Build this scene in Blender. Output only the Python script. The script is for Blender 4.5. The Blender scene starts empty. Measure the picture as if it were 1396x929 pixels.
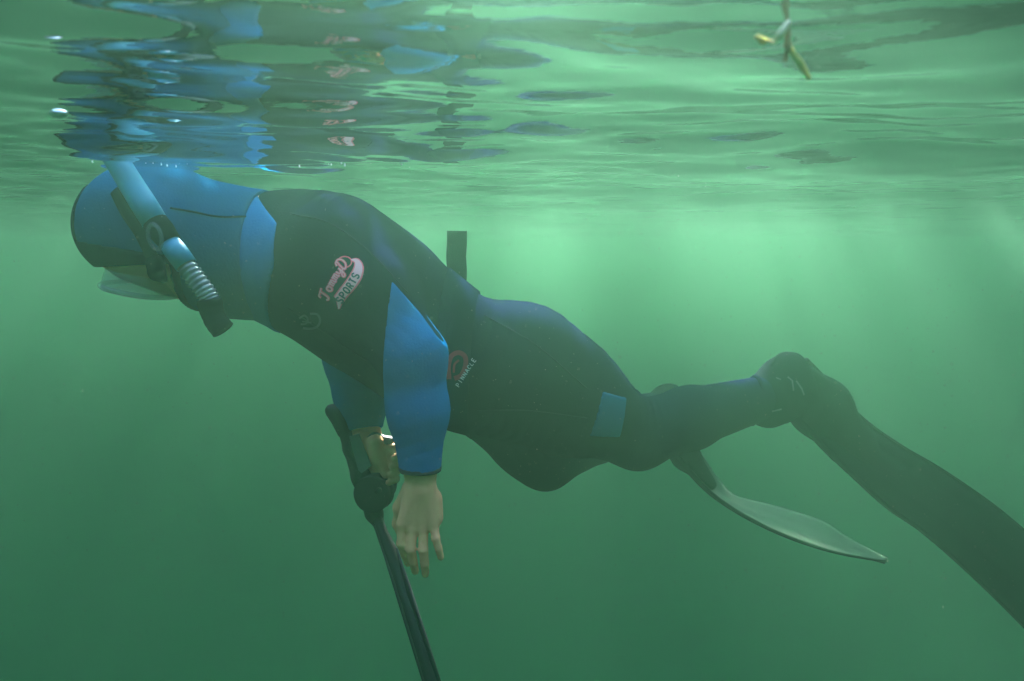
import bpy, bmesh, math, random
import numpy as np
from mathutils import Vector, Matrix, noise
R=math.radians
sc=bpy.context.scene
cd=bpy.data.cameras.new('camera'); cam=bpy.data.objects.new('camera',cd); sc.collection.objects.link(cam); sc.camera=cam
cd.sensor_width=36; cd.lens=24; cd.clip_start=.01; cd.clip_end=500
H=.12; PITCH=R(8.2)
cd.dof.use_dof=True; cd.dof.focus_distance=1.22; cd.dof.aperture_fstop=9
cam.location=(0,0,-H); cam.rotation_euler=(math.pi/2-PITCH,0,0)
w=bpy.data.worlds.new('World'); sc.world=w; w.use_nodes=True
nt=w.node_tree; bg=nt.nodes['Background']; sky=nt.nodes.new('ShaderNodeTexSky'); sky.sky_type='NISHITA'; sky.sun_disc=False
SUN_EL=R(38); SUN_AZ=R(3)   # azimuth from +Y toward +X (sun beyond the diver)
sky.sun_elevation=SUN_EL; sky.sun_rotation=SUN_AZ
nt.links.new(sky.outputs[0],bg.inputs[0]); bg.inputs[1].default_value=.05
ld=bpy.data.lights.new('sun','SUN'); ld.energy=5; ld.angle=R(6); ld.color=(1,.97,.93)
lo=bpy.data.objects.new('sun',ld); sc.collection.objects.link(lo)
sd=Vector((math.cos(SUN_EL)*math.sin(SUN_AZ),math.cos(SUN_EL)*math.cos(SUN_AZ),math.sin(SUN_EL)))
lo.rotation_euler=sd.to_track_quat('Z','Y').to_euler()
sc.view_settings.view_transform='Standard'; sc.view_settings.look='None'; sc.view_settings.exposure=4.72
cy=sc.cycles; cy.volume_bounces=2; cy.max_bounces=8; cy.use_denoising=True
def mat(n):
    m=bpy.data.materials.new(n); m.use_nodes=True; return m
def link(n,me): 
    o=bpy.data.objects.new(n,me); sc.collection.objects.link(o); return o
# haze
m=mat('water_body'); n=m.node_tree.nodes; n.clear(); out=n.new('ShaderNodeOutputMaterial')
a=n.new('ShaderNodeVolumePrincipled')
for v,(c,ab,d,g) in ((a,((.40,.95,.61),(0,0,0),.165,.932)),):
    v.inputs['Color'].default_value=(*c,1); v.inputs['Absorption Color'].default_value=(*ab,1); v.inputs['Density'].default_value=d; v.inputs['Anisotropy'].default_value=g
L=m.node_tree.links.new; L(a.outputs[0],out.inputs['Volume'])
def box(n,x0,x1,y0,y1,z0,z1):
    bm=bmesh.new(); bmesh.ops.create_cube(bm,size=1,matrix=Matrix.Translation(((x0+x1)/2,(y0+y1)/2,(z0+z1)/2))@Matrix.Diagonal((x1-x0,y1-y0,z1-z0,1)))
    me=bpy.data.meshes.new(n); bm.to_mesh(me); return link(n,me)
hz=box('haze',-50,50,-50,60,-8.0,.4)
sb=box('seabed',-48,48,-48,58,-7.0,-6.2); sb['kind']='structure'
mm=mat('seabed_silt'); mm.node_tree.nodes['Principled BSDF'].inputs[0].default_value=(.02,.05,.03,1); mm.node_tree.nodes['Principled BSDF'].inputs['Roughness'].default_value=1; sb.data.materials.append(mm); hz['kind']='stuff'; hz.data.materials.append(m)
# surface
def spaced(lim0,lim1,c0,c1,d,gr):
    a=list(np.arange(c0,c1,d)); x=c1; s=d
    while x<lim1: a.append(x); s*=gr; x+=s
    a.append(lim1); x=c0; s=d; b=[]
    while True:
        s*=gr; x-=s
        if x<lim0: break
        b.append(x)
    return np.array([lim0]+b[::-1]+a)
rng=np.random.default_rng(5)
xs=spaced(-45,45,-1.3,1.3,.006,1.035); ys=spaced(-45,55,.1,1.8,.005,1.035)
X,Y=np.meshgrid(xs,ys); Z=np.zeros_like(X)
for i in range(64):
    lam=.06*(.9/.06)**rng.random(); ang=R(101)+rng.normal()*.40
    k=2*math.pi/lam; slope=.0185*(.6+.6*rng.random()); A=slope/k
    ph=rng.random()*6.28
    fade=np.exp(-(np.hypot(X,Y-.8)/ (lam*60))**2)
    Z+=A*fade*np.sin(k*(X*math.cos(ang)+Y*math.sin(ang))+ph)
ny,nx=X.shape; me=bpy.data.meshes.new('water_surface')
V=np.stack([X,Y,Z],-1).reshape(-1,3); idx=np.arange(nx*ny).reshape(ny,nx)
F=np.stack([idx[:-1,:-1],idx[:-1,1:],idx[1:,1:],idx[1:,:-1]],-1).reshape(-1,4)
me.vertices.add(len(V)); me.vertices.foreach_set('co',V.ravel()); me.loops.add(F.size); me.loops.foreach_set('vertex_index',F.ravel())
me.polygons.add(len(F)); me.polygons.foreach_set('loop_start',np.arange(len(F))*4); me.polygons.foreach_set('use_smooth',np.ones(len(F),bool)); me.update(); 
ws=link('water_surface',me); ws['kind']='structure'
m=mat('water_skin'); n=m.node_tree.nodes; n.clear(); out=n.new('ShaderNodeOutputMaterial'); L=m.node_tree.links.new
fr=n.new('ShaderNodeFresnel'); fr.inputs['IOR'].default_value=1.33; gl=n.new('ShaderNodeBsdfGlossy'); gl.inputs['Roughness'].default_value=.03; tr=n.new('ShaderNodeBsdfTransparent'); mx=n.new('ShaderNodeMixShader')
tc=n.new('ShaderNodeTexCoord'); mp=n.new('ShaderNodeMapping'); mp.inputs['Scale'].default_value=(1,2.2,1); mp.inputs['Rotation'].default_value=(0,0,R(8))
n1=n.new('ShaderNodeTexNoise'); n1.inputs['Scale'].default_value=26; n1.inputs['Detail'].default_value=3; n1.inputs['Roughness'].default_value=.45
bp=n.new('ShaderNodeBump'); bp.inputs['Strength'].default_value=1; bp.inputs['Distance'].default_value=.00025
L(tc.outputs['Object'],mp.inputs[0]); L(mp.outputs[0],n1.inputs['Vector']); L(n1.outputs['Fac'],bp.inputs['Height']); L(bp.outputs[0],gl.inputs['Normal'])
L(fr.outputs[0],mx.inputs[0]); L(tr.outputs[0],mx.inputs[1]); L(gl.outputs[0],mx.inputs[2]); L(mx.outputs[0],out.inputs['Surface'])
me.materials.append(m)

# ---------------------------------------------------------------- helpers
FPX=931.0
CP,SP=math.cos(PITCH),math.sin(PITCH)
def P(px,py,Y):
    """point at depth Y in front of the viewer, described by its bearing"""
    x=(px-698)/FPX; u=-(py-464.5)/FPX
    d=np.array([x, CP+u*SP, -SP+u*CP]); t=Y/d[1]
    return np.array([0,0,-H])+d*t
def RM(rpx,Y): return rpx*Y/FPX
def tag(o,label=None,cat=None,group=None,kind=None):
    if label: o['label']=label
    if cat: o['category']=cat
    if group: o['group']=group
    if kind: o['kind']=kind
    return o
def empty(name,loc,label,cat,group=None):
    o=bpy.data.objects.new(name,None); sc.collection.objects.link(o); o.location=loc; o.empty_display_size=.05
    return tag(o,label,cat,group)
def mk(name,V,F,mt,parent=None,smooth=True):
    me=bpy.data.meshes.new(name); V=np.asarray(V,float)
    if isinstance(F,np.ndarray):
        me.vertices.add(len(V)); me.vertices.foreach_set('co',V.ravel()); me.loops.add(F.size); me.loops.foreach_set('vertex_index',F.ravel())
        me.polygons.add(len(F)); me.polygons.foreach_set('loop_start',np.arange(len(F))*F.shape[1]); me.update()
    else: me.from_pydata(V.tolist(),[],F)
    me.polygons.foreach_set('use_smooth',np.full(len(me.polygons),smooth)); me.update()
    if mt: me.materials.append(mt)
    o=link(name,me)
    if parent is not None:
        o.parent=parent
        p=parent; off=Vector((0,0,0))
        while p is not None: off+=p.location; p=p.parent
        o.location=-off
    return o
# ---- implicit surfaces: a list of tapered limbs blended smoothly
def seg(a,b,ra,rb,n=None,s=1.0,k=.03):
    a=np.asarray(a,float); b=np.asarray(b,float)
    if n is not None: n=np.asarray(n,float); n=n/np.linalg.norm(n)
    R_=max(ra,rb)*max(s,1)+.0
    return dict(a=a,b=b,ra=ra,rb=rb,n=n,s=s,k=k,lo=np.minimum(a,b)-R_,hi=np.maximum(a,b)+R_)
def chain(pts,n=None,s=1.0,k=.03):
    """pts: (px,py,Y,rpx[,s])"""
    out=[]
    for p,q in zip(pts[:-1],pts[1:]):
        ss=s if len(p)<5 else (p[4]+q[4])/2
        out.append(seg(P(*p[:3]),P(*q[:3]),RM(p[3],p[2]),RM(q[3],q[2]),n,ss,k))
    return out
def prim(p,X):
    A=X-p['a']; ab=p['b']-p['a']; L2=float(ab@ab)+1e-12
    if p['n'] is not None and p['s']!=1:
        c=A@p['n']; A=A+np.outer(c*(1/p['s']-1),p['n']); 
        e=ab+p['n']*(ab@p['n'])*(1/p['s']-1); ab=e; L2=float(ab@ab)+1e-12
    t=np.clip(A@ab/L2,0,1); D=A-t[:,None]*ab
    return (np.sqrt(np.einsum('ij,ij->i',D,D))-(p['ra']+t*(p['rb']-p['ra'])))*min(1,max(p['s'],.6) if p['s']<1 else 1)
def field(prims):
    def f(X,lo=None,hi=None):
        d=np.full(len(X),9.0)
        for p in prims:
            m=p['k']*1.5+.03
            if lo is not None and (np.any(p['lo']-m>hi) or np.any(p['hi']+m<lo)): continue
            e=prim(p,X); k=p['k']; h=np.clip(.5+.5*(d-e)/k,0,1); d=d*(1-h)+e*h-k*h*(1-h)
        return d
    f.lo=np.min([p['lo'] for p in prims],0)-.05; f.hi=np.max([p['hi'] for p in prims],0)+.05
    return f
def nets(f,h,lo=None,hi=None):
    """surface nets on a sparse block grid"""
    lo=f.lo if lo is None else np.asarray(lo); hi=f.hi if hi is None else np.asarray(hi)
    B=8; bs=B*h; nb=np.ceil((hi-lo)/bs).astype(int)+1
    g=np.stack(np.meshgrid(*[np.arange(q) for q in nb],indexing='ij'),-1).reshape(-1,3)
    # coarse pass in super chunks
    keep=[]; C=8
    cg=np.stack(np.meshgrid(*[np.arange(0,q,C) for q in nb],indexing='ij'),-1).reshape(-1,3)
    loc=np.stack(np.meshgrid(*[np.arange(C)]*3,indexing='ij'),-1).reshape(-1,3)
    r9=np.stack(np.meshgrid(*[np.arange(B+1)]*3,indexing='ij'),-1).reshape(-1,3)
    cellV=[];cellI=[];edges=[]
    N=(nb*B+4).astype(np.int64)
    gid=lambda a:(a[...,0].astype(np.int64)*N[1]+a[...,1])*N[2]+a[...,2]
    co=np.array([[i,j,k] for i in (0,1) for j in (0,1) for k in (0,1)])
    ce=[(0,4),(1,5),(2,6),(3,7),(0,2),(1,3),(4,6),(5,7),(0,1),(2,3),(4,5),(6,7)]
    for c in cg:
        bl=c+loc; bl=bl[np.all(bl<nb,1)]
        X=lo+(bl+.5)*bs; l0=lo+c*bs; h0=l0+C*bs
        d=f(X,l0,h0); bl=bl[np.abs(d)<bs*1.25]
        for s0 in range(0,len(bl),24):
            b=bl[s0:s0+24]
            G=(b[:,None,:]*B+r9[None]).reshape(-1,3); X=lo+G*h
            D=f(X,X.min(0),X.max(0)).reshape(len(b),B+1,B+1,B+1)
            S=D<0
            base=b*B
            st=np.stack([S[:,i:B+i,j:B+j,k:B+k] for i,j,k in co],-1); dt=np.stack([D[:,i:B+i,j:B+j,k:B+k] for i,j,k in co],-1)
            m=st.any(-1)&~st.all(-1)
            w=np.argwhere(m)
            if len(w):
                dd=dt[m]; acc=np.zeros((len(w),3)); cnt=np.zeros(len(w))
                for u,v in ce:
                    cr=(dd[:,u]<0)!=(dd[:,v]<0); den=dd[:,u]-dd[:,v]; den=np.where(np.abs(den)<1e-12,1e-12,den)
                    t=np.clip(dd[:,u]/den,0,1)
                    p=co[u]+t[:,None]*(co[v]-co[u]); acc+=np.where(cr[:,None],p,0); cnt+=cr
                cell=base[w[:,0]]+w[:,1:]
                cellV.append(lo+(cell+acc/cnt[:,None])*h); cellI.append(gid(cell))
            for ax in range(3):
                o=[0,0,0];o[ax]=1
                s0_=S[:,:B,:B,:B]; s1_=S[:,o[0]:B+o[0],o[1]:B+o[1],o[2]:B+o[2]]
                w=np.argwhere(s0_!=s1_)
                if len(w):
                    ins=s0_[tuple(w.T)]; e=base[w[:,0]]+w[:,1:]; edges.append((ax,e,ins))
    V=np.concatenate(cellV); I=np.concatenate(cellI); od=np.argsort(I); I=I[od]; V=V[od]
    F=[]
    for ax,e,ins in edges:
        u,v=(ax+1)%3,(ax+2)%3; du=np.zeros(3,int);du[u]=1; dv=np.zeros(3,int);dv[v]=1
        q=np.stack([e-du-dv,e-dv,e,e-du],1); ok=(q>=0).all((1,2)); q=gid(q[ok]); ii=ins[ok]
        ix=np.clip(np.searchsorted(I,q),0,len(I)-1); ok=(I[ix]==q).all(1); ix=ix[ok]; ii=ii[ok]
        ix[~ii]=ix[~ii][:,::-1]; F.append(ix)
    return V,np.concatenate(F).astype(np.int32)
def half(n,c):   # >0 on the side n points to
    n=np.asarray(n,float); n=n/np.linalg.norm(n); c=np.asarray(c,float)
    return lambda X:(X-c)@n
def cut(f,*hs,off=0.0):
    """solid f grown by off, kept where every h(X)>0"""
    def g(X,lo=None,hi=None):
        d=f(X,lo,hi)-off
        for q in hs: d=np.maximum(d,-q(X))
        return d
    g.lo=f.lo-off; g.hi=f.hi+off
    return g
def union(*fs):
    def g(X,lo=None,hi=None):
        d=fs[0](X,lo,hi)
        for q in fs[1:]: d=np.minimum(d,q(X,lo,hi))
        return d
    g.lo=np.min([q.lo for q in fs],0); g.hi=np.max([q.hi for q in fs],0)
    return g
def pxhalf(p,q,Y,side):
    """vertical-to-the-view cutting plane through bearings p and q; side is a bearing on the kept side"""
    a=P(*p,Y);b=P(*q,Y);n=np.cross(b-a,np.array([0,1.0,0])); s_=P(*side,Y)
    if (s_-a)@n<0: n=-n
    return half(n,a)
def tube(path,rad,seg_=14,closed=False,flat=None,cap=True):
    """swept tube; rad per point; flat=(vector,factor)"""
    path=[Vector(p) for p in path]; n=len(path)
    rad=[rad]*n if not hasattr(rad,'__len__') else list(rad)
    V=[];F=[]; up=None
    for i,p in enumerate(path):
        if closed: t=(path[(i+1)%n]-path[i-1]).normalized()
        else: t=(path[min(i+1,n-1)]-path[max(i-1,0)]).normalized()
        if up is None:
            up=Vector((0,0,1)) if abs(t.z)<.9 else Vector((1,0,0))
            if flat: up=Vector(flat[0])
        up=(up-t*up.dot(t)).normalized(); s_=t.cross(up)
        for j in range(seg_):
            a=2*math.pi*j/seg_; V.append(p+(up*math.cos(a)*(flat[1] if flat else 1)+s_*math.sin(a))*rad[i])
    m=n if closed else n-1
    for i in range(m):
        for j in range(seg_):
            a=i*seg_+j;b=i*seg_+(j+1)%seg_;c=((i+1)%n)*seg_+(j+1)%seg_;d=((i+1)%n)*seg_+j; F.append((a,b,c,d))
    if cap and not closed: F.append(tuple(range(seg_))[::-1]); F.append(tuple(range((n-1)*seg_,n*seg_)))
    return [tuple(v) for v in V],F
def smooth_path(pts,n=8):
    """Catmull-Rom through rows of numbers"""
    pts=np.asarray(pts,float); q=np.vstack([2*pts[0]-pts[1],pts,2*pts[-1]-pts[-2]]); o=[]
    for i in range(1,len(q)-2):
        for t in np.arange(n)/n:
            a,b,c,d=q[i-1],q[i],q[i+1],q[i+2]; o.append(.5*((2*b)+(c-a)*t+(2*a-5*b+4*c-d)*t*t+(3*b-a-3*c+d)*t**3))
    o.append(pts[-1]); return np.array(o)
def join(parts):
    V=[];F=[]
    for v,f in parts:
        o=len(V); V+=list(v); F+=[tuple(i+o for i in q) for q in f]
    return V,F
# ---------------------------------------------------------------- materials
def pm(name,col,rough=.6,bump=0,scale=60,var=.12,spec=.4,sheen=0,detail=6,trans=0):
    m=mat(name); nt=m.node_tree; n=nt.nodes; L=nt.links.new; b=n['Principled BSDF']
    b.inputs['Roughness'].default_value=rough; b.inputs['Specular IOR Level'].default_value=spec
    if spec<.1: b.inputs['IOR'].default_value=1.01   # matt cloth without a grazing sheen
    if sheen: b.inputs['Sheen Weight'].default_value=sheen; b.inputs['Sheen Roughness'].default_value=.5
    tc=n.new('ShaderNodeTexCoord'); nz=n.new('ShaderNodeTexNoise'); nz.inputs['Scale'].default_value=scale*.15; nz.inputs['Detail'].default_value=detail
    L(tc.outputs['Object'],nz.inputs['Vector'])
    mx=n.new('ShaderNodeMix'); mx.data_type='RGBA'; mx.inputs[6].default_value=(*[c*(1-var) for c in col],1); mx.inputs[7].default_value=(*[min(1,c*(1+var)) for c in col],1)
    L(nz.outputs['Fac'],mx.inputs[0]); L(mx.outputs[2],b.inputs['Base Color'])
    if bump:
        n2=n.new('ShaderNodeTexNoise'); n2.inputs['Scale'].default_value=scale; n2.inputs['Detail'].default_value=4; L(tc.outputs['Object'],n2.inputs['Vector'])
        bp=n.new('ShaderNodeBump'); bp.inputs['Strength'].default_value=bump; bp.inputs['Distance'].default_value=.002; L(n2.outputs['Fac'],bp.inputs['Height']); L(bp.outputs[0],b.inputs['Normal'])
    if trans:
        o=n['Material Output']; t=n.new('ShaderNodeBsdfTransparent'); ms=n.new('ShaderNodeMixShader'); ms.inputs[0].default_value=trans; L(b.outputs[0],ms.inputs[1]); L(t.outputs[0],ms.inputs[2]); L(ms.outputs[0],o.inputs['Surface'])
    return m
M=dict(
 skin=pm('skin',(1.0,.46,.22),.6,.3,120,.15),
 black=pm('black_neoprene',(.003,.004,.018),.95,.35,260,.25,.02),
 blue=pm('blue_neoprene',(.001,.13,.32),.9,.35,260,.12,.05),
 hoodblue=pm('hood_blue_neoprene',(.002,.075,.17),.9,.35,260,.15,.02),
 pale_blue=pm('pale_blue_plastic',(.06,.34,.48),.55,0,40,.1),
 rubber=pm('black_rubber',(.005,.006,.010),.9,.2,80,.2,.04),
 clear=pm('clear_silicone',(.22,.30,.27),.2,0,30,.1,.6,0,6,.7),
 glass=pm('mask_glass',(.22,.30,.28),.08,0,30,.05,.8,0,6,.72),
 clear_tube=pm('ribbed_clear_tube',(.30,.35,.32),.2,0,30,.1,1.0,0,6,.3),
 web=pm('nylon_webbing',(.003,.005,.018),.95,.4,500,.2,.02),
 white=pm('white_print',(.75,.74,.72),.6,0,200,.08),
 pink=pm('pink_red_print',(1.0,.09,.15),.6,0,200,.15),
 palepink=pm('pale_pink_print',(1.0,.46,.45),.6,0,200,.08),
 seamtape=pm('seam_tape',(.02,.024,.035),.9,0,200,.2,.02),
 teal=pm('teal_neoprene',(.001,.10,.20),.9,.35,260,.12,.05),
 red=pm('dull_red_print',(.35,.015,.05),.7,0,200,.3),
 fadeprint=pm('worn_grey_print',(.10,.12,.12),.8,0,300,.5),
 ink=pm('dark_print',(.03,.02,.03),.8,0,100,.1),
 fin=pm('black_fin_rubber',(.004,.007,.008),.9,.15,30,.25,.05),
 blade=pm('pale_fin_blade',(.055,.085,.05),.9,.1,20,.15),
 metal=pm('dull_steel',(.45,.46,.45),.35,.1,60,.1),
 gun=pm('black_gun_body',(.014,.018,.018),.55,.25,50,.3),
 panel=pm('grey_green_panel',(.16,.22,.19),.6,.1,50,.15),
 weed=pm('straw_weed',(.80,.60,.14),.6,.2,90,.3),
 weed2=pm('brown_weed',(.26,.17,.07),.6,.2,90,.4),
 weedpale=pm('pale_weed',(.85,.80,.50),.5,.1,90,.1),
)
# ---------------------------------------------------------------- the diver
LAT=np.array([-.28,1,0.]); LAT/=np.linalg.norm(LAT)      # across the body
diver=empty('person',P(560,420,1.38),'diver in a black and blue wetsuit floating face down just under the surface','person')
E=-.0055   # skin sits this far under the suit
head_pts=[seg(P(201,302,1.20),P(216,304,1.20),.094,.094,LAT,.86,.03),
          seg(P(174,314,1.20),P(240,335,1.20),.070,.078,LAT,.95,.03),
          seg(P(235,335,1.21),P(300,372,1.23),.072,.050,LAT,1.0,.03)]
face=[seg(P(168,340,1.20),P(182,352,1.20),.040,.040,LAT,1.4,.02),       # brow
      seg(P(205,362,1.20),P(232,380,1.20),.014,.020,None,1,.015),        # nose
      seg(P(222,350,1.20),P(285,380,1.21),.050,.046,LAT,1.1,.03),        # cheeks, jaw
      seg(P(268,388,1.20),P(276,392,1.20),.016,.016,LAT,1.6,.012),       # lips
      seg(P(302,392,1.22),P(312,394,1.22),.026,.024,LAT,1.3,.02)]        # chin
neck=chain([(255,325,1.22,66),(330,345,1.26,72),(400,355,1.30,80)],LAT,1.05,.05)
torso=chain([(392,350,1.32,80,1.45),(450,368,1.34,94,1.6),(515,414,1.37,93,1.5),(582,468,1.40,85,1.35),(636,496,1.43,81,1.32),(698,508,1.47,83,1.45),(735,520,1.49,78,1.45)],LAT,1.4,.055)
narm_up=chain([(445,352,1.205,66),(500,410,1.165,60),(560,484,1.13,43)],None,1,.03)
narm_lo=chain([(560,484,1.13,43),(570,560,1.12,36),(573,642,1.11,26)],None,1,.03)
farm=chain([(470,400,1.53,56),(487,490,1.55,40),(493,540,1.53,33),(498,588,1.50,22)],None,1,.03)
nleg=chain([(715,500,1.41,84),(778,545,1.46,72),(868,592,1.55,47)],None,1,.05)+chain([(868,592,1.55,47),(940,570,1.64,42),(1038,543,1.78,30)],None,1,.03)
fleg=chain([(705,520,1.60,80),(728,585,1.68,62),(744,628,1.74,38)],None,1,.04)+chain([(655,540,1.52,54),(739,630,1.68,38)],None,1,.04)+chain([(744,626,1.74,40),(820,585,1.83,42),(905,560,1.93,27)],None,1,.03)
nfoot=chain([(1045,545,1.79,33),(1070,522,1.82,30),(1110,552,1.85,30),(1150,600,1.87,20)],None,1,.03)
ffoot=chain([(905,560,1.93,27),(912,552,1.94,24),(930,615,1.95,18)],None,1,.02)
FOLDS=[((585,492,1.11),(20,60),.022,.06,.0004),((530,455,1.12),(-60,60),.024,.06,.0012),((566,600,1.1),(10,80),.022,.05,.0009),
 ((640,450,1.33),(80,40),.034,.14,.0022),((640,560,1.38),(80,50),.028,.11,.0026),((770,600,1.5),(70,-30),.030,.10,.0026),((865,556,1.52),(80,10),.022,.06,.0026),
 ((850,600,1.5),(80,20),.024,.06,.0015),((1000,545,1.74),(80,-20),.018,.06,.0020),((385,370,1.2),(80,30),.026,.09,.0018),((450,290,1.25),(70,60),.030,.09,.0016),((470,450,1.25),(-50,60),.026,.09,.0024),
 ((488,500,1.5),(10,80),.022,.09,.0022),((760,480,1.4),(80,60),.040,.12,.0014)]
def folds(f):
    """soft neoprene creases gathered at the joints"""
    prm=[]
    for c,dv,lam,rad,amp in FOLDS:
        c=P(*c); d=P(698+dv[0],464+dv[1],1.3)-P(698,464,1.3); d/=np.linalg.norm(d); e=np.cross(d,[0,1.,0]); prm.append((c,d,e,lam,rad,amp))
    def g(X,lo=None,hi=None):
        r=f(X,lo,hi)
        for c,d,e,lam,rad,amp in prm:
            A=X-c; q=np.einsum('ij,ij->i',A,A); m=q<(2.2*rad)**2
            if not m.any(): continue
            A=A[m]; s_=A@d; t=A@e; y=A[:,1]
            ph=2*math.pi*s_/lam+1.6*np.sin(t*23+y*11)+1.1*np.sin(t*47-y*31+s_*20)
            r[m]-=1.35*amp*np.exp(-q[m]/rad**2)*(np.abs(np.sin(ph*.5))**.7*1.6-1.0)*(.6+.4*np.sin(t*35+1.3))
        return r
    g.lo=f.lo; g.hi=f.hi
    return g
def shrink(ps,d):
    return [dict(p,ra=max(.004,p['ra']-d),rb=max(.004,p['rb']-d)) for p in ps]
W=lambda *a:P(*a)
# near hand, hanging relaxed: back of the hand toward the viewer
HN=np.array([.25,1,0.])
nh=[seg(W(573,640,1.11),W(573,664,1.108),.026,.026,HN,.72,.012)]
mcp=[(548,714),(562,720),(577,720),(591,713)]
for (x,y),(bx,by) in zip(mcp,[(565,668),(569,668),(574,668),(581,668)]):
    nh.append(seg(W(bx,by,1.106),W(x,y,1.10),.0160,.0098,None,1,.010))
nh.append(seg(W(592,680,1.112),W(594,705,1.110),.014,.013,None,1,.012))
fing=[[(548,714,1.10),(547,741,1.100),(552,756,1.108),(556,768,1.117)],
      [(562,720,1.10),(560,749,1.094),(563,766,1.100),(566,779,1.110)],
      [(577,720,1.10),(577,750,1.092),(579,769,1.096),(580,783,1.104)],
      [(591,713,1.10),(594,734,1.092),(598,748,1.092),(601,760,1.096)]]
fr_=[(.0086,.0082,.0076,.0066),(.0088,.0084,.0078,.0068),(.0086,.0082,.0076,.0066),(.0080,.0074,.0068,.0060)]
for f_,r_ in zip(fing,fr_):
    for i in range(3): nh.append(seg(W(*f_[i]),W(*f_[i+1]),r_[i],r_[i+1],None,1,.002 if i else .004))
    nh.append(seg(W(*f_[1]),W(*f_[1]),r_[1]*1.06,r_[1]*1.06,None,1,.002))
th=[(560,668,1.118),(546,692,1.130),(543,714,1.140),(547,730,1.145)]
for i,(ra,rb) in enumerate([(.016,.013),(.0115,.010),(.010,.0078)]): nh.append(seg(W(*th[i]),W(*th[i+1]),ra,rb,None,1,.008))
# far hand, closed round the grip
fh=[seg(W(499,582,1.50),W(503,602,1.495),.030,.028,None,1,.012),
    seg(W(503,602,1.495),W(517,632,1.49),.031,.032,np.array([1,0,.4]),.85,.014),
    seg(W(512,604,1.46),W(514,622,1.452),.019,.017,None,1,.008), seg(W(514,622,1.452),W(526,646,1.445),.015,.011,None,1,.005)]
for i in range(4):
    a=(522-i*1.5,612+i*12,1.47); b=(539-i*2,611+i*11,1.455); c=(545-i*2,620+i*11,1.44); d=(536-i*2,625+i*11,1.43)
    fh+= [seg(W(*a),W(*b),.0115,.0105,None,1,.006),seg(W(*b),W(*c),.0100,.0092,None,1,.004),seg(W(*c),W(*d),.0092,.0075,None,1,.004)]
suit_prims=neck[-1:]+torso+narm_up+narm_lo+farm+nleg+fleg
body_prims=shrink(head_pts+neck+torso+narm_up+narm_lo+farm+nleg+fleg+nfoot+ffoot,.006)+face+nh+fh
import time; T0=time.time()
V,F=nets(field(body_prims),.0034)
print('body',len(V),time.time()-T0)
body=mk('body',V,F,M['skin'],diver)
# wetsuit: one shell cut clean at neck, wrists and ankles
suit_f=folds(field(suit_prims))
neck_cut=pxhalf((328,240),(328,440),1.3,(500,350))
nw=half(P(573,560,1.12)-P(573,645,1.11),P(573,643,1.11)); fw=half(P(493,540,1.53)-P(498,588,1.5),P(498,586,1.5))
def only(hq,c,r):    # limit a cut to a ball of radius r
    c=np.asarray(c); return lambda X:np.where(np.linalg.norm(X-c,axis=1)<r,hq(X),9.)
acut=only(half(P(940,570,1.64)-P(1038,543,1.78),P(1050,545,1.79)),P(1040,543,1.78),.09)
fcut=only(half(P(820,585,1.83)-P(905,560,1.93),P(895,562,1.92)),P(905,560,1.93),.08)
wet_f=cut(suit_f,neck_cut,only(nw,P(573,655,1.11),.075),only(fw,P(498,600,1.5),.07),acut,fcut)
V,F=nets(wet_f,.0045); print('suit',len(V),time.time()-T0)
suit=mk('wetsuit',V,F,M['black'],diver)
from mathutils.bvhtree import BVHTree
SV=[Vector(v) for v in V.tolist()]; bvh=BVHTree.FromPolygons(SV,F.tolist())
def grow(ps,d): return [dict(p,ra=p['ra']+d,rb=p['rb']+d,lo=p['lo']-d,hi=p['hi']+d) for p in ps]
# blue sleeves, knee patch, shoulder panel: sewn panels a little proud of the shell
nsl=cut(folds(field(grow(narm_up+narm_lo,.0036))),pxhalf((533,380),(524,510),1.10,(600,480)),pxhalf((530,383),(604,474),1.09,(560,500)),only(nw,P(573,655,1.11),.075))
V,F=nets(nsl,.0035); sl=mk('blue_sleeve',V,F,M['blue'],diver)
V2,F2=nets(cut(field(grow(narm_lo[-1:],.0045)),half(P(573,655,1.11)-P(573,600,1.11),P(573,634,1.11)),nw),.003); mk('sleeve_cuff',V2,F2,M['ink'],diver)
fsl=cut(folds(field(grow(farm,.0034))),half(P(490,600,1.53)-P(487,480,1.53),P(487,478,1.53)),only(fw,P(498,600,1.5),.07))
V2,F2=nets(fsl,.005); mk('blue_sleeve',V2,F2,M['blue'],diver)
YK=bvh.ray_cast(Vector((0,0,-H)),Vector(P(835,570,1.0)-np.array([0,0,-H])).normalized())[0].y
kn=cut(suit_f,*[pxhalf(p_,q_,YK,(835,570)) for p_,q_ in (((820,530),(802,593)),((820,531),(860,549)),((859,546),(849,606)),((798,590),(851,604)))],half((0,-1,0),P(840,570,1.53)),off=.0022)
V2,F2=nets(kn,.004,P(780,640,1.3)-.12,P(880,500,1.6)+.05); kp=mk('knee_patch',V2,F2,M['teal'],diver)
mk('knee_patch_seam',*tube([ (v[0],v[1],v[2]) for v in [P(806+i*5,566+i*2.2,1.438+.006*abs(i-4)) for i in range(9)]],.0012,6),M['ink'],kp)
def arc(c,r,keep_in=True):
    c=np.asarray(c,float); return lambda X:(r-np.linalg.norm(X-c,axis=1)) if keep_in else (np.linalg.norm(X-c,axis=1)-r)
def seenY(x,y):
    q=P(x,y,1.0); d=Vector(q-np.array([0,0,-H])).normalized(); h=bvh.ray_cast(Vector((0,0,-H)),d); return h[0].y if h[0] is not None else 1.3
Yp=seenY(372,345); print('Yp',Yp,seenY(835,570))
shp=cut(suit_f,pxhalf((346,283),(390,321),Yp,(360,380)),pxhalf((389,318),(374,362),Yp,(340,340)),pxhalf((374,350),(379,440),Yp,(340,340)),off=.0030)
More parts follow.
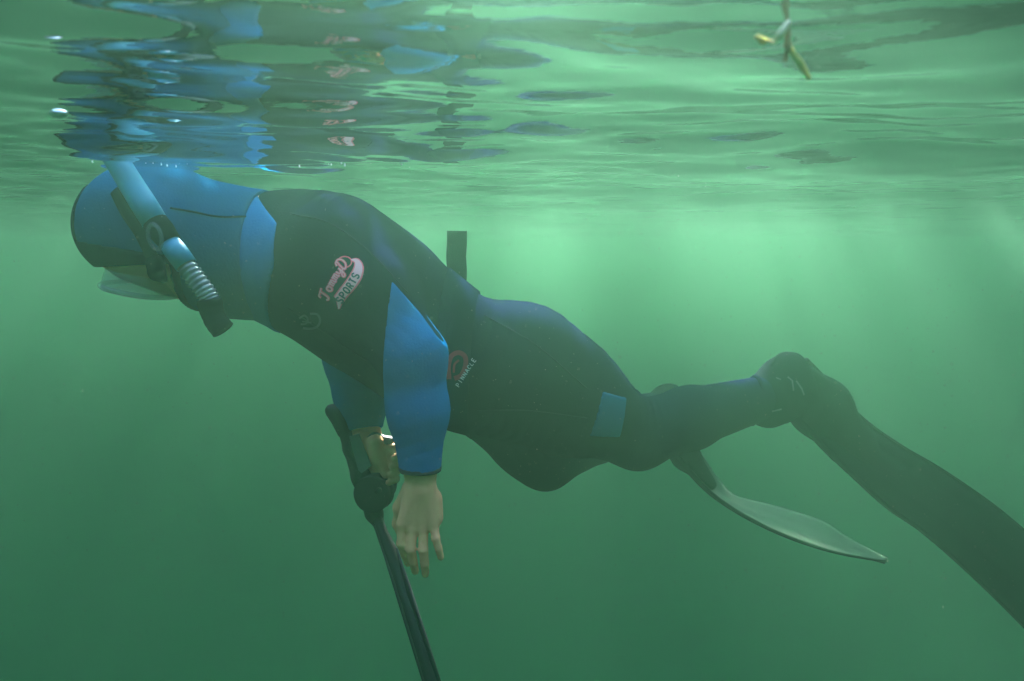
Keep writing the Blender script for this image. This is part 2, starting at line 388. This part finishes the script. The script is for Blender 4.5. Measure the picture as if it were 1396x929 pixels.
V2,F2=nets(shp,.004,P(330,450,1.0)-.1,P(400,250,1.5)+.05); mk('shoulder_panel',V2,F2,M['blue'],diver)
# hood with a bib that overlaps the jacket
hood_prims=grow(head_pts,.006)+grow(neck,.009)
bibcut=pxhalf((349,262),(352,440),1.22,(250,330))
facecut_f=pxhalf((90,362),(250,362),1.12,(180,300)); 
def face_open(X):   # open below the brow and ahead of the chin
    a=half(P(180,300,1.2)-P(190,380,1.2),P(180,362,1.2))(X); b=half(P(400,380,1.2)-P(240,350,1.2),P(262,372,1.2))(X)
    return np.maximum(a,b)
hf=cut(field(hood_prims),bibcut,face_open)
V,F=nets(hf,.004); hood=mk('hood',V,F,M['hoodblue'],diver)
hbv=BVHTree.FromPolygons([Vector(v) for v in V.tolist()],F.tolist())
brim=cut(field(grow(hood_prims,.0028)),pxhalf((90,326),(240,347),1.14,(170,380)),face_open,pxhalf((262,300),(250,380),1.14,(170,350)))
V,F=nets(brim,.004); mk('hood_brim',V,F,M['black'],hood)
rim=cut(field(grow(hood_prims,.0028)),pxhalf((124,240),(121,340),1.18,(80,300)))
V,F=nets(rim,.004); mk('hood_rim',V,F,M['black'],hood)
# raised nape seam and pointed bib corner
def drape(pts,Y0,off,bv=None,n=10):
    """run a line of bearings along the surface seen there"""
    o=[]
    pp=smooth_path(pts,n) if len(pts)>2 else np.array([np.array(pts[0])+(np.array(pts[1])-np.array(pts[0]))*t for t in np.linspace(0,1,n)])
    for x,y in pp:
        q=P(x,y,1.0); d=Vector(q-np.array([0,0,-H])).normalized(); hit=(bv or bvh).ray_cast(Vector((0,0,-H)),d)
        if hit[0] is not None: o.append(tuple(hit[0]+hit[1]*off))
    return o
sm=drape([(232,284),(262,289),(300,296),(345,295)],1,.001,hbv)
if len(sm)>2: mk('nape_seam',*tube(sm,.0016,8),M['black'],hood)
ed=drape([(349,290),(350,320),(351,360),(349,395)],1,.000,hbv)
bib=cut(field([seg(P(322,300,1.25),P(347,279,1.25),.022,.004,LAT,3.0,.01)]))
V,F=nets(bib,.003); mk('bib_corner',V,F,M['hoodblue'],hood)

# ---------------------------------------------------------------- worn gear
def boot(prims,name,topcut):
    V,F=nets(cut(field(prims),*topcut),.004); return mk(name,V,F,M['rubber'],diver)
nb=boot(grow(nfoot,.006)+chain([(1048,556,1.80,27),(1066,553,1.80,25)],None,1,.02)+chain([(1062,515,1.83,22),(1079,500,1.84,20)],None,1,.02),'boot',[only(half(P(1038,543,1.78)-P(940,570,1.64),P(1026,546,1.76)),P(1038,543,1.78),.1)])
fb=boot(grow(ffoot,.006),'boot',[])
V,F=tube([tuple(P(1027,546,1.765)+(np.array([0,math.cos(a),0])*.060+(P(1032,514,1.765)-P(1027,546,1.765))*math.sin(a))) for a in np.linspace(0,2*math.pi,33)[:-1]],.005,8,True)
mk('boot_cuff',V,F,M['black'],nb)
# fins
def fin_mesh(top,bot,Yt,Yb,camber,thick,name,parent,mt,rail_r,n=10):
    T=smooth_path([(*p,y) for p,y in zip(top,Yt)],n); B_=smooth_path([(*p,y) for p,y in zip(bot,Yb)],n)
    K=12; rows=[]
    for i,(t,b) in enumerate(zip(T,B_)):
        pt=P(*t);pb=P(*b); w=pb-pt; nx_=P(*T[min(i+1,len(T)-1)])-P(*T[max(i-1,0)]); nr=np.cross(w,nx_); nr/=np.linalg.norm(nr)+1e-9
        rows.append([(pt+w*u+nr*camber*math.sin(math.pi*u)*4*(.25)-nr*((.004 if camber>0 else .0008)*math.cos(u*6*math.pi) if .1<u<.9 else 0),nr) for u in np.linspace(0,1,K)])
    V=[tuple(p+q*thick/2) for r in rows for p,q in r]+[tuple(p-q*thick/2) for r in rows for p,q in r]; o=len(rows)*K;F=[]
    for i in range(len(rows)-1):
        for j in range(K-1):
            a=i*K+j; F+= [(a,a+1,a+K+1,a+K),(o+a,o+a+K,o+a+K+1,o+a+1)]
        a=i*K; F.append((a,a+K,o+a+K,o+a)); a+=K-1; F.append((a,o+a,o+a+K,a+K))
    for j in range(K-1):
        F.append((j,o+j,o+j+1,j+1)); a=(len(rows)-1)*K+j; F.append((a,a+1,o+a+1,o+a))
    bl=mk('blade',V,F,mt,parent)
    for e in ((0,-1) if camber>0 else (-1,)):
        pth=[tuple(r[e][0]) for r in rows]; nn=len(pth)
        mk('rail',*tube(pth,[rail_r*(1-.65*i/nn) for i in range(nn)],8),M['fin'],parent)
    return rows
nf=empty('swim_fin',P(1250,680,1.9),'long black swim fin on the near foot, running out at the lower right','swim fin','pair of swim fins')
top=[(1098,492),(1120,514),(1173,570),(1224,607),(1284,642),(1349,686),(1400,727),(1470,785),(1520,840)]
bot=[(1078,560),(1092,572),(1118,605),(1164,649),(1210,691),(1257,724),(1312,772),(1370,828),(1420,880),(1470,930)]
fin_mesh(top,bot,[1.85,1.87,1.89,1.90,1.90,1.89,1.87,1.85,1.83],[1.80,1.81,1.80,1.79,1.79,1.78,1.76,1.74,1.72],.012,.006,'blade',nf,M['fin'],.010)
V,F=nets(field(chain([(1088,528,1.84,34),(1118,556,1.86,40),(1160,606,1.87,30),(1195,643,1.87,18)],None,1,.03)),.005); fp=mk('foot_pocket',V,F,M['fin'],nf)
V,F=tube(smooth_path([tuple(P(1100,500,1.88)),tuple(P(1072,484,1.86)),tuple(P(1054,500,1.80)),tuple(P(1062,530,1.78)),tuple(P(1088,556,1.80))],6).tolist(),.009,8); mk('heel_strap',V,F,M['fin'],nf)
ff=empty('swim_fin',P(1060,700,1.95),'swim fin on the far foot with a pale blade seen edge on','swim fin','pair of swim fins')
bot=[(908,600),(925,625),(960,665),(1000,695),(1050,722),(1100,742),(1150,756),(1208,766)]
top=[(938,598),(952,615),(978,652),(1002,676),(1055,690),(1118,710),(1160,736),(1210,762)]
fin_mesh(top,bot,[2.0,2.0,2.04,2.06,2.08,2.06,2.04,2.0],[1.92,1.91,1.90,1.88,1.87,1.87,1.88,1.95],-.010,.005,'blade',ff,M['blade'],.009)
V,F=nets(field(chain([(912,585,1.95,20),(935,622,1.96,19),(968,660,1.96,9)],None,1,.02)),.005); mk('foot_pocket',V,F,M['fin'],ff)
# boot and fin buckles, small pale marks
def ribbon(pts,w,off,bv,mt,name,parent,step=.8,taper=False):
    """flat print laid on the cloth along a line of bearings; w in pixels of the line's width"""
    pp=np.asarray(pts,float); L_=np.concatenate([[0],np.cumsum(np.linalg.norm(np.diff(pp,axis=0),axis=1))]); n=max(2,int(L_[-1]/step)+1)
    q=np.stack([np.interp(np.linspace(0,L_[-1],n),L_,pp[:,i]) for i in (0,1)],1)
    t=np.gradient(q,axis=0); t/=np.linalg.norm(t,axis=1)[:,None]+1e-9; nn=np.stack([-t[:,1],t[:,0]],1)
    return q+nn*w/2,q-nn*w/2
def print_mesh(strokes,bv,off,mt,name,parent,extra=None):
    V=[];F=[]; org=Vector((0,0,-H)); cache={}
    def hit(x,y):
        d=Vector(P(x,y,1.0))-org; d.normalize(); h=bv.ray_cast(org,d)
        if h[0] is None: return None
        nrm=h[1] if h[1].dot(d)<0 else -h[1]
        return tuple(h[0]+nrm*off)
    for pts,w in strokes:
        if w is None:   # polygon strip given as paired edges
            A,B_=pts
        else: A,B_=ribbon(pts,w,off,bv,mt,name,parent)
        prev=None
        K=max(1,int(round(np.max(np.linalg.norm(np.asarray(A)-np.asarray(B_),axis=1))/1.6)))
        for a,b in zip(A,B_):
            row=[hit(*(np.asarray(a)+(np.asarray(b)-np.asarray(a))*u)) for u in np.linspace(0,1,K+1)]
            if any(r is None for r in row): prev=None; continue
            base=len(V); V+=row
            if prev is not None:
                for j in range(K): F.append((prev+j,prev+j+1,base+j+1,base+j))
            prev=base
    return mk(name,V,F,mt,parent)
G={ # block letters on a unit cell, x right, y up
'S':[[(.9,.82),(.7,1),(.3,1),(.1,.82),(.15,.6),(.5,.5),(.85,.4),(.9,.18),(.7,0),(.3,0),(.1,.18)]],
'P':[[(.15,0),(.15,1),(.65,1),(.9,.86),(.9,.62),(.65,.48),(.15,.48)]],
'O':[[(.5,1),(.15,.85),(.1,.5),(.15,.15),(.5,0),(.85,.15),(.9,.5),(.85,.85),(.5,1)]],
'R':[[(.15,0),(.15,1),(.65,1),(.9,.86),(.9,.62),(.65,.48),(.15,.48)],[(.5,.48),(.9,0)]],
'T':[[(.5,0),(.5,1)],[(.05,1),(.95,1)]],
'I':[[(.5,0),(.5,1)]],'N':[[(.12,0),(.12,1),(.88,0),(.88,1)]],
'A':[[(.05,0),(.5,1),(.95,0)],[(.25,.38),(.75,.38)]],
'C':[[(.9,.8),(.65,1),(.3,1),(.1,.7),(.1,.3),(.3,0),(.65,0),(.9,.2)]],
'L':[[(.15,1),(.15,0),(.85,0)]],'E':[[(.88,1),(.15,1),(.15,0),(.88,0)],[(.15,.52),(.75,.52)]],
# script forms
't':[[(-.35,.75),(-.2,1.02),(.35,1.1),(1.05,1.18)],[(.5,1.1),(.35,.5),(.15,.02),(-.15,-.08),(-.3,.12)]],
'o':[[(.5,.62),(.2,.55),(.12,.25),(.3,.02),(.6,.05),(.75,.35),(.5,.62),(.8,.56),(.98,.5)]],
'm':[[(.0,.5),(.12,.6),(.1,0)],[(.1,.35),(.3,.6),(.42,.5),(.4,0)],[(.42,.35),(.62,.6),(.76,.5),(.74,.05),(.98,.1)]],
'y':[[(.1,.6),(.15,.2),(.4,.08),(.7,.35),(.78,.6)],[(.78,.6),(.66,-.1),(.4,-.5),(.1,-.45),(.2,-.2),(1.0,.15)]],
'D':[[(.35,1.15),(.2,.6),(.1,.0),(.5,-.05),(.95,.3),(1.0,.85),(.65,1.2),(.15,1.15),(-.1,.85)]],
}
def letters(txt,base,adv,hgt,ww=.8,smooth_=False,spacing=1.0):
    """base: curve of bearings the text stands on; adv px per letter, hgt px"""
    bp=smooth_path(base,12); L_=np.concatenate([[0],np.cumsum(np.linalg.norm(np.diff(bp,axis=0),axis=1))])
    out=[]; x0=0
    for ch in txt:
        for st in G[ch]:
            st=np.asarray(st,float)
            if smooth_ and len(st)>2: st=smooth_path(st,5)
            o=[]
            for u,v in st:
                sx=x0+u*adv*ww; e=min(max(sx,0),L_[-1]-1e-3); i=min(np.searchsorted(L_,e,side='right')-1,len(bp)-2)
                t=(bp[i+1]-bp[i])/(L_[i+1]-L_[i]); p=bp[i]+t*(sx-L_[i]); nn=np.array([t[1],-t[0]]); o.append(p+nn*v*hgt)
            out.append(o)
        x0+=adv
    return out
from mathutils.bvhtree import BVHTree
cl=smooth_path([(462,409),(470,399),(479,388),(486,377),(489,366),(486,358),(479,356)],5)
def strip(c,ws):
    t=np.gradient(c,axis=0); t/=np.linalg.norm(t,axis=1)[:,None]; nn=np.stack([-t[:,1],t[:,0]],1); w=np.interp(np.linspace(0,1,len(c)),np.linspace(0,1,len(ws)),ws)[:,None]
    return c+nn*w/2,c-nn*w/2
tail=np.array([(463.5,421),(464,414),(466,406)])
print_mesh([((strip(cl,[15,16,17,17,14,9,3])),None),((strip(tail,[3,8,15])),None)],bvh,.0032,M['pink'],'banner_outline',suit)
print_mesh([((strip(cl,[11,12,13,13,10,5.5,1])),None),((strip(tail,[1,5,11])),None)],bvh,.0040,M['palepink'],'banner',suit)
print_mesh([(l,2.0) for l in letters('SPORTS',[(467.5,414.5),(475,403),(483,392),(490,379),(494,370)],7.6,9.5,.74)],bvh,.0048,M['ink'],'banner_lettering',suit)
scr=letters('tommyD',[(449,407),(454,396),(461,382),(469,369),(476,360)],8.6,12,.98,True)
print_mesh([(l,3.6) for l in scr],bvh,.0032,M['pink'],'script_outline',suit)
print_mesh([(l,1.1) for l in scr],bvh,.0040,M['palepink'],'script_lettering',suit)
ringp=[(470+9.5*math.cos(a),359+7.5*math.sin(a)) for a in np.linspace(0,2*math.pi,30)]
print_mesh([(ringp,1.8)],bvh,.0036,M['pink'],'script_ring',suit)
# worn chest mark
print_mesh([(smooth_path([(424,427),(434,428),(438,436),(434,444),(424,447),(414,446)],5),3.2)],bvh,.0026,M['fadeprint'],'chest_emblem',suit)
print_mesh([(smooth_path([(409,433),(416,429),(421,434),(418,440),(411,441)],5),2.6),([(413,437),(426,439)],2)],bvh,.0026,M['fadeprint'],'chest_emblem',suit)
nbv=BVHTree.FromPolygons([nb.matrix_basis.translation*0+Vector(v.co) for v in nb.data.vertices],[tuple(p.vertices) for p in nb.data.polygons])
for k_ in [([(1073,515),(1079,520),(1080,533)],2),([(1084,520),(1091,530),(1094,538)],2.2),([(1052,560),(1064,557)],2),([(1058,517),(1064,519)],1.6)]: print_mesh([k_],nbv,.006,M['fadeprint'],'boot_marking',nb)
for nm_,pts in (('seam',[(398,292),(450,305),(505,345),(556,400)]),('seam',[(660,430),(730,470),(800,530)]),('seam',[(650,560),(720,560),(800,570)]),('seam',[(392,420),(440,452),(500,492)])):
    l_=drape(pts,1,.0004,bvh)
    if len(l_)>4: mk(nm_,*tube(l_,.0013,6),M['seamtape'],suit)
# weight belt with its long free tail standing up
bc=P(630,489,1.44); ax=P(700,520,1.49)-P(590,465,1.41); ax/=np.linalg.norm(ax)
def ringhit(cx,cy,Yc,rad=.35,n=72,off=.003,tilt=(632,393,617,583)):
    a_=P(tilt[0],tilt[1],Yc);b_=P(tilt[2],tilt[3],Yc); c=(a_+b_)/2; u=(a_-b_);u/=np.linalg.norm(u); v=np.array([.0,1,0.]); v=v-u*(v@u); v/=np.linalg.norm(v)
    o=[]
    for a in np.linspace(0,2*math.pi,n,endpoint=False):
        d=Vector(u*math.cos(a)+v*math.sin(a)); h=bvh.ray_cast(Vector(c)+d*rad,-d)
        o.append(np.array(h[0]+d*off) if h[0] is not None else c+np.array(d)*.15)
    for _ in range(3): o=[(o[i-1]+2*o[i]+o[(i+1)%n])/4 for i in range(n)]
    return o
r1=ringhit(0,0,1.43,tilt=(616,381,601,583)); r2=ringhit(0,0,1.43,tilt=(654,396,640,590))
belt=[]
n=len(r1);V=[];F=[]
c0=sum(r1)/n
for a,b in zip(r1,r2):
    d=(a-c0);d-=((r2[0]-r1[0])/np.linalg.norm(r2[0]-r1[0]))*0; d/=np.linalg.norm(d); V+=[tuple(a),tuple(a+d*.003),tuple((a+b)/2+d*.0036),tuple(b+d*.003),tuple(b)]
for i in range(n):
    for j in range(4): p=i*5+j;q=((i+1)%n)*5+j; F.append((p,p+1,q+1,q))
wb=mk('weight_belt',V,F,M['web'],diver)
BV=[Vector(v) for v in V]; o_=len(SV)
bvh2=BVHTree.FromPolygons(SV+BV,[tuple(p.vertices) for p in suit.data.polygons]+[tuple(q+o_ for q in f) for f in F])
# hip mark: dull red rounded figure with an open counter and small white lettering
e1=smooth_path([(611,517),(610,500),(614,486),(624,481),(633,487),(633,500),(627,512),(618,516)],6)
print_mesh([(e1,6.5)],bvh2,.0022,M['red'],'hip_emblem',suit)
print_mesh([(smooth_path([(617,508),(618,497),(624,491)],5),3)],bvh2,.0028,M['red'],'hip_emblem',suit)
print_mesh([(l,1.05) for l in letters('PINNACLE',[(624,528),(636,509),(649,490)],5.7,5.6,.74)],bvh2,.0028,M['white'],'hip_lettering',suit)
tl=[P(622,392,1.44),P(623,372,1.44),P(622,350,1.445),P(623,332,1.45),P(623,315,1.455)]
wv=(P(636,350,1.45)-P(609,350,1.44))/2
V=[];F=[]; tp=smooth_path(tl,6)
for p in tp:
    i=len(V); nn=np.array([0,-.0014,0]); V+= [tuple(p-wv+nn),tuple(p+wv+nn),tuple(p+wv-nn),tuple(p-wv-nn)]
for i in range(len(tp)-1):
    for j in range(4): a=i*4+j;b=i*4+(j+1)%4; F.append((a,b,b+4,a+4))
F+= [(0,1,2,3)[::-1],tuple(range(len(V)-4,len(V)))]
mk('belt_tail',V,F,M['web'],wb,False)
mk('belt_hem',*tube([tuple(P(x,y,1.43)) for x,y in ((612,389),(620,391),(632,394),(645,399))],.0028,8),M['white'],wb)
bk=[P(602,581,1.36),P(612,584,1.36),P(630,580,1.37),P(636,577,1.38),P(622,574,1.38)]
mk('belt_buckle',*tube([tuple(p) for p in bk],.0022,8),M['metal'],wb)
# diving mask, facing down
mask=empty('diving_mask',P(205,385,1.18),None,None); mask.parent=diver; mask.location=Vector(P(205,385,1.18))-diver.location
def ring_pts(c,ax1,ax2,n=40,e=2.6):
    o=[]
    for a in np.linspace(0,2*math.pi,n,endpoint=False):
        ca,sa=math.cos(a),math.sin(a); o.append(c+ax1*np.sign(ca)*abs(ca)**(2/e)+ax2*np.sign(sa)*abs(sa)**(2/e))
    return o
lc=P(200,394,1.185); a1=(P(248,406,1.185)-P(160,387,1.185))/2; dn=np.cross(a1,[0,1.,0]); dn/=np.linalg.norm(dn); dn=dn if dn[2]<0 else -dn; a2=np.array([0,.083,0.])
rr=ring_pts(lc,a1,a2); 
V=[tuple(p) for p in rr]+[tuple(p+dn*.005) for p in rr]; k=len(rr); F=[tuple(range(k))[::-1],tuple(range(k,2*k))]+[(i,(i+1)%k,k+(i+1)%k,k+i) for i in range(k)]
mk('lens',V,F,M['glass'],mask,False)
mk('lens_frame',*tube([tuple(p) for p in rr],.0042,8,True),M['clear'],mask)
up=ring_pts(lc-dn*.030-a1*.02,a1*.93,a2*.93); mid=ring_pts(lc-dn*.012,a1*.99,a2*.98)
V=[tuple(p) for p in rr]+[tuple(p) for p in mid]+[tuple(p) for p in up]; F=[(j*k+i,j*k+(i+1)%k,(j+1)*k+(i+1)%k,(j+1)*k+i) for j in (0,1) for i in range(k)]
mk('skirt',V,F,M['clear'],mask)
V,F=nets(field([seg(P(212,360,1.100),P(214,372,1.098),.015,.014,LAT,.6,.006),seg(P(214,372,1.1),P(222,380,1.11),.010,.008,None,1,.006)]),.003); mk('strap_buckle',V,F,M['rubber'],mask)
st=drape([(214,362),(205,340),(192,315),(175,290),(160,262)],1,.006,hbv)
if len(st)>3:
    mk('strap',*tube(st,.011,10,flat=((0,1,0),.3)),M['rubber'],mask)
V,F=nets(field([seg(P(250,398,1.19),P(272,404,1.19),.014,.012,LAT,1.6,.006)]),.003); mk('nose_pocket',V,F,M['rubber'],mask)
# snorkel
sn=empty('snorkel',P(240,345,1.07),None,None); sn.parent=diver; sn.location=Vector(P(240,345,1.07))-diver.location
top_=P(178,250,1.08); dirn=P(178,250,1.08)-P(212,305,1.075); dirn/=np.linalg.norm(dirn)
mk('upper_tube',*tube([tuple(top_+dirn*.26),tuple(top_+dirn*.1),tuple(top_),tuple(P(195,277,1.078)),tuple(P(213,306,1.075))],[.016,.017,.0185,.0195,.0190],20),M['pale_blue'],sn)
mk('clamp',*tube([tuple(P(211,303,1.075)),tuple(P(219,314,1.073)),tuple(P(232,331,1.07))],[.0192,.0202,.0172],18),M['rubber'],sn)
ringc=P(211,322,1.052)
rg=[tuple(P(211+8*math.cos(a)+5*math.sin(a),323+15*math.sin(a)*1.1-4*math.cos(a),1.048)) for a in np.linspace(0,2*math.pi,28,endpoint=False)]
mk('keeper_ring',*tube(rg,.0032,8,True),M['clear'],sn)
mk('lower_tube',*tube([tuple(P(230,330,1.07)),tuple(P(240,343,1.068)),tuple(P(254,362,1.066))],[.0155,.0172,.0168],18),M['pale_blue'],sn)
cp=smooth_path([P(252,360,1.066),P(266,379,1.064),P(280,398,1.063),P(288,412,1.063)],12)
mk('corrugated_tube',*tube(cp.tolist(),[.0148+.0016*math.sin(i*2*math.pi/3.6) for i in range(len(cp))],18),M['clear_tube'],sn)
mk('mouthpiece',*tube(smooth_path([P(285,408,1.063),P(288,422,1.063),P(294,437,1.062),P(304,450,1.060)],6).tolist(),[.0175,.0185,.019,.019,.0185,.018,.018,.018,.0175,.0175,.017,.0175,.0175,.017,.0175,.0175,.0175,.0175,.018][:19],18),M['rubber'],sn)
# ---------------------------------------------------------------- speargun in the far hand
gun=empty('speargun',P(500,650,1.45),'dark speargun held pointing down in the far hand','speargun')
def nob(prims,h,name,mt,par=gun): 
    V,F=nets(field(prims),h); return mk(name,V,F,mt,par)
gp=lambda t:P(462+(590-462)*t,566+(929-566)*t,1.50-.22*t)   # line of the gun
nob(chain([(452,560,1.50,9),(478,574,1.50,13)],None,1,.01)+chain([(462,566,1.5,14),(470,588,1.49,11)],None,1,.01),.003,'butt',M['gun'])
nob(chain([(466,574,1.49,9),(478,612,1.48,10),(492,650,1.47,13),(503,678,1.46,15)],None,1,.01),.003,'stock',M['gun'])
V,F=[],[]
q=[P(476,596,1.462),P(489,592,1.462),P(506,636,1.452),P(490,648,1.452)]
V=[tuple(p) for p in q]+[tuple(p+np.array([0,.006,0])) for p in q]; F=[(0,1,2,3)[::-1],(4,5,6,7)]+[(i,(i+1)%4,4+(i+1)%4,4+i) for i in range(4)]
mk('side_panel',V,F,M['panel'],gun,False)
gr=nob(chain([(548,598,1.49,8),(540,630,1.485,10),(527,665,1.475,12),(512,680,1.465,13)],None,1,.012),.003,'grip',M['gun'])
nob(chain([(496,600,1.475,7),(512,598,1.47,8),(532,603,1.47,7),(545,612,1.475,6)],None,1,.008),.003,'hand_guard',M['gun'])
# line reel: drum between two flanges
rc=P(510,672,1.435); ra=np.array([.2,1,-.1]); ra/=np.linalg.norm(ra)
def disc(c,axis,r,t,name,par,mt,n=28):
    a=Vector(c-axis*t/2);b=Vector(c+axis*t/2); return mk(name,*tube([tuple(a),tuple(a.lerp(b,.15)),tuple(a.lerp(b,.85)),tuple(b)],[r*.93,r,r,r*.93],n),mt,par)
rl=disc(rc,ra,.034,.028,'reel',gun,M['gun']); disc(rc-ra*.015,ra,.041,.004,'flange',rl,M['gun']); disc(rc+ra*.015,ra,.041,.004,'flange',rl,M['gun'])
mk('reel_knob',*tube([tuple(rc-ra*.018+np.array([.02,0,.012])),tuple(rc-ra*.034+np.array([.02,0,.012]))],.006,10),M['gun'],rl)
nob(chain([(497,668,1.46,12),(510,700,1.45,12),(517,716,1.445,8)],None,1,.01),.003,'muzzle_clamp',M['gun'])
b0=P(512,700,1.448);b1=P(533,752,1.40);b2=P(597,955,1.22); b2=b2+(b2-b1)*.35
mk('barrel',*tube([tuple(b0),tuple(P(522,726,1.42)),tuple(b1),tuple(P(553,812,1.35)),tuple(b2)],[.010,.0105,.0145,.0160,.0165],16),M['gun'],gun)
sd_=(b2-b1)/np.linalg.norm(b2-b1); side=np.cross(sd_,[0,1.,0]);side/=np.linalg.norm(side)
mk('shaft',*tube([tuple(b0-side*.011),tuple(b1-side*.013+np.array([0,-.008,0])),tuple(b2-side*.014+np.array([0,-.008,0]))],.0034,8),M['gun'],gun)

mk('rubber_band',*tube([tuple(b1+side*.010),tuple(b2+side*.012)],.0065,8),M['rubber'],gun)

# ---------------------------------------------------------------- drifting weed near the surface, bubbles
def leaf(path,ws,mt,name,par):
    pp=smooth_path(path,6); n=len(pp); V=[];F=[]
    for i,p in enumerate(pp):
        t=pp[min(i+1,n-1)]-pp[max(i-1,0)]; v=np.cross(t,[0,1.,.2]); v/=np.linalg.norm(v); w=np.interp(i/(n-1),np.linspace(0,1,len(ws)),ws)
        for s_,o in ((-1,0),(0,.0009),(1,0),(0,-.0009)): V.append(tuple(p+v*w*s_+np.array([0,-1,0])*o))
    for i in range(n-1):
        for j in range(4): a=i*4+j;b=i*4+(j+1)%4; F.append((a,b,b+4,a+4))
    F+=[(0,1,2,3)[::-1],tuple(range(len(V)-4,len(V)))]
    return mk(name,V,F,mt,par)
WY=.30
wd=empty('floating_weed',P(1070,50,WY),'scrap of pale and brown weed drifting just under the surface','weed')
leaf([P(1073,-12,WY),P(1071,8,WY),P(1073,26,WY),P(1074,44,WY),P(1074,66,WY)],[.0015,.0017,.0009,.0012,.0017],M['weed2'],'stem',wd)
leaf([P(1077,28,WY-.01),P(1069,40,WY-.012),P(1062,50,WY-.012),P(1055,58,WY-.01)],[.0008,.0015,.0015,.0010],M['weedpale'],'blade',wd)
leaf([P(1056,57,WY-.01),P(1046,57,WY),P(1038,55,WY),P(1030,49,WY)],[.0007,.0012,.0016,.0008],M['weed'],'blade',wd)
leaf([P(1074,60,WY),P(1073,72,WY+.005),P(1070,84,WY+.005)],[.0009,.0014,.0008],M['weed2'],'blade',wd)
leaf([P(1074,58,WY),P(1082,74,WY+.01),P(1092,88,WY+.02),P(1104,108,WY+.02)],[.0008,.0013,.0018,.0010],M['weed'],'blade',wd)
def ball(c,r,V,F,u=10,v=6):
    o=len(V)
    for i in range(v+1):
        for j in range(u): a=math.pi*i/v; b=2*math.pi*j/u; V.append((c[0]+r*math.sin(a)*math.cos(b),c[1]+r*math.sin(a)*math.sin(b),c[2]+r*math.cos(a)))
    for i in range(v):
        for j in range(u): F.append((o+i*u+j,o+(i+1)*u+j,o+(i+1)*u+(j+1)%u,o+i*u+(j+1)%u))
mb=mat('bubble_skin'); b_=mb.node_tree.nodes['Principled BSDF']; b_.inputs['Base Color'].default_value=(.9,.95,.95,1); b_.inputs['Roughness'].default_value=.3; b_.inputs['Metallic'].default_value=.9
V=[];F=[]; r_=random.Random(3)
def wz(x,y): 
    i=int(np.clip(np.searchsorted(ys,y),0,len(ys)-1)); j=int(np.clip(np.searchsorted(xs,x),0,len(xs)-1)); return Z[i,j]
for k in range(20):
    if k<9: x=r_.gauss(-.56,.05); y=r_.gauss(1.12,.03)
    elif k<17: x=r_.gauss(-.20,.10); y=r_.gauss(1.16,.06)
    else: x=r_.uniform(-.5,.6); y=r_.uniform(.9,1.6)
    r0=r_.choice([.0007,.0009,.0012,.0016]); ball((x,y,wz(x,y)-r0*.8),r0,V,F)
bo=mk('bubbles',V,F,mb); tag(bo,'tiny air bubbles clinging under the surface along the diver','bubbles',None,'stuff')
V=[];F=[]; c=P(80,155,.50); ball((0,0,0),.0042,V,F,20,12); V=[(v[0]*1.5+c[0],v[1]+c[1],v[2]*.8+c[2]) for v in V]
o=mk('air_bubble',V,F,mb); tag(o,'single bright air bubble near the surface at the left','bubble')
# suspended silt
V=[];F=[]
for k in range(3500):
    y=r_.uniform(.35,2.6); x=r_.uniform(-.85,.85)*y; z=-.12-r_.uniform(-.05,.62)*y
    ball((x,y,min(z,-.03)),r_.uniform(.00018,.00045)*(.6+y*.5),V,F,5,3)
sl_=mk('suspended_silt',V,F,pm('silt',(.4,.42,.3),.9)); tag(sl_,'fine pale particles hanging in the green water','silt',None,'stuff')
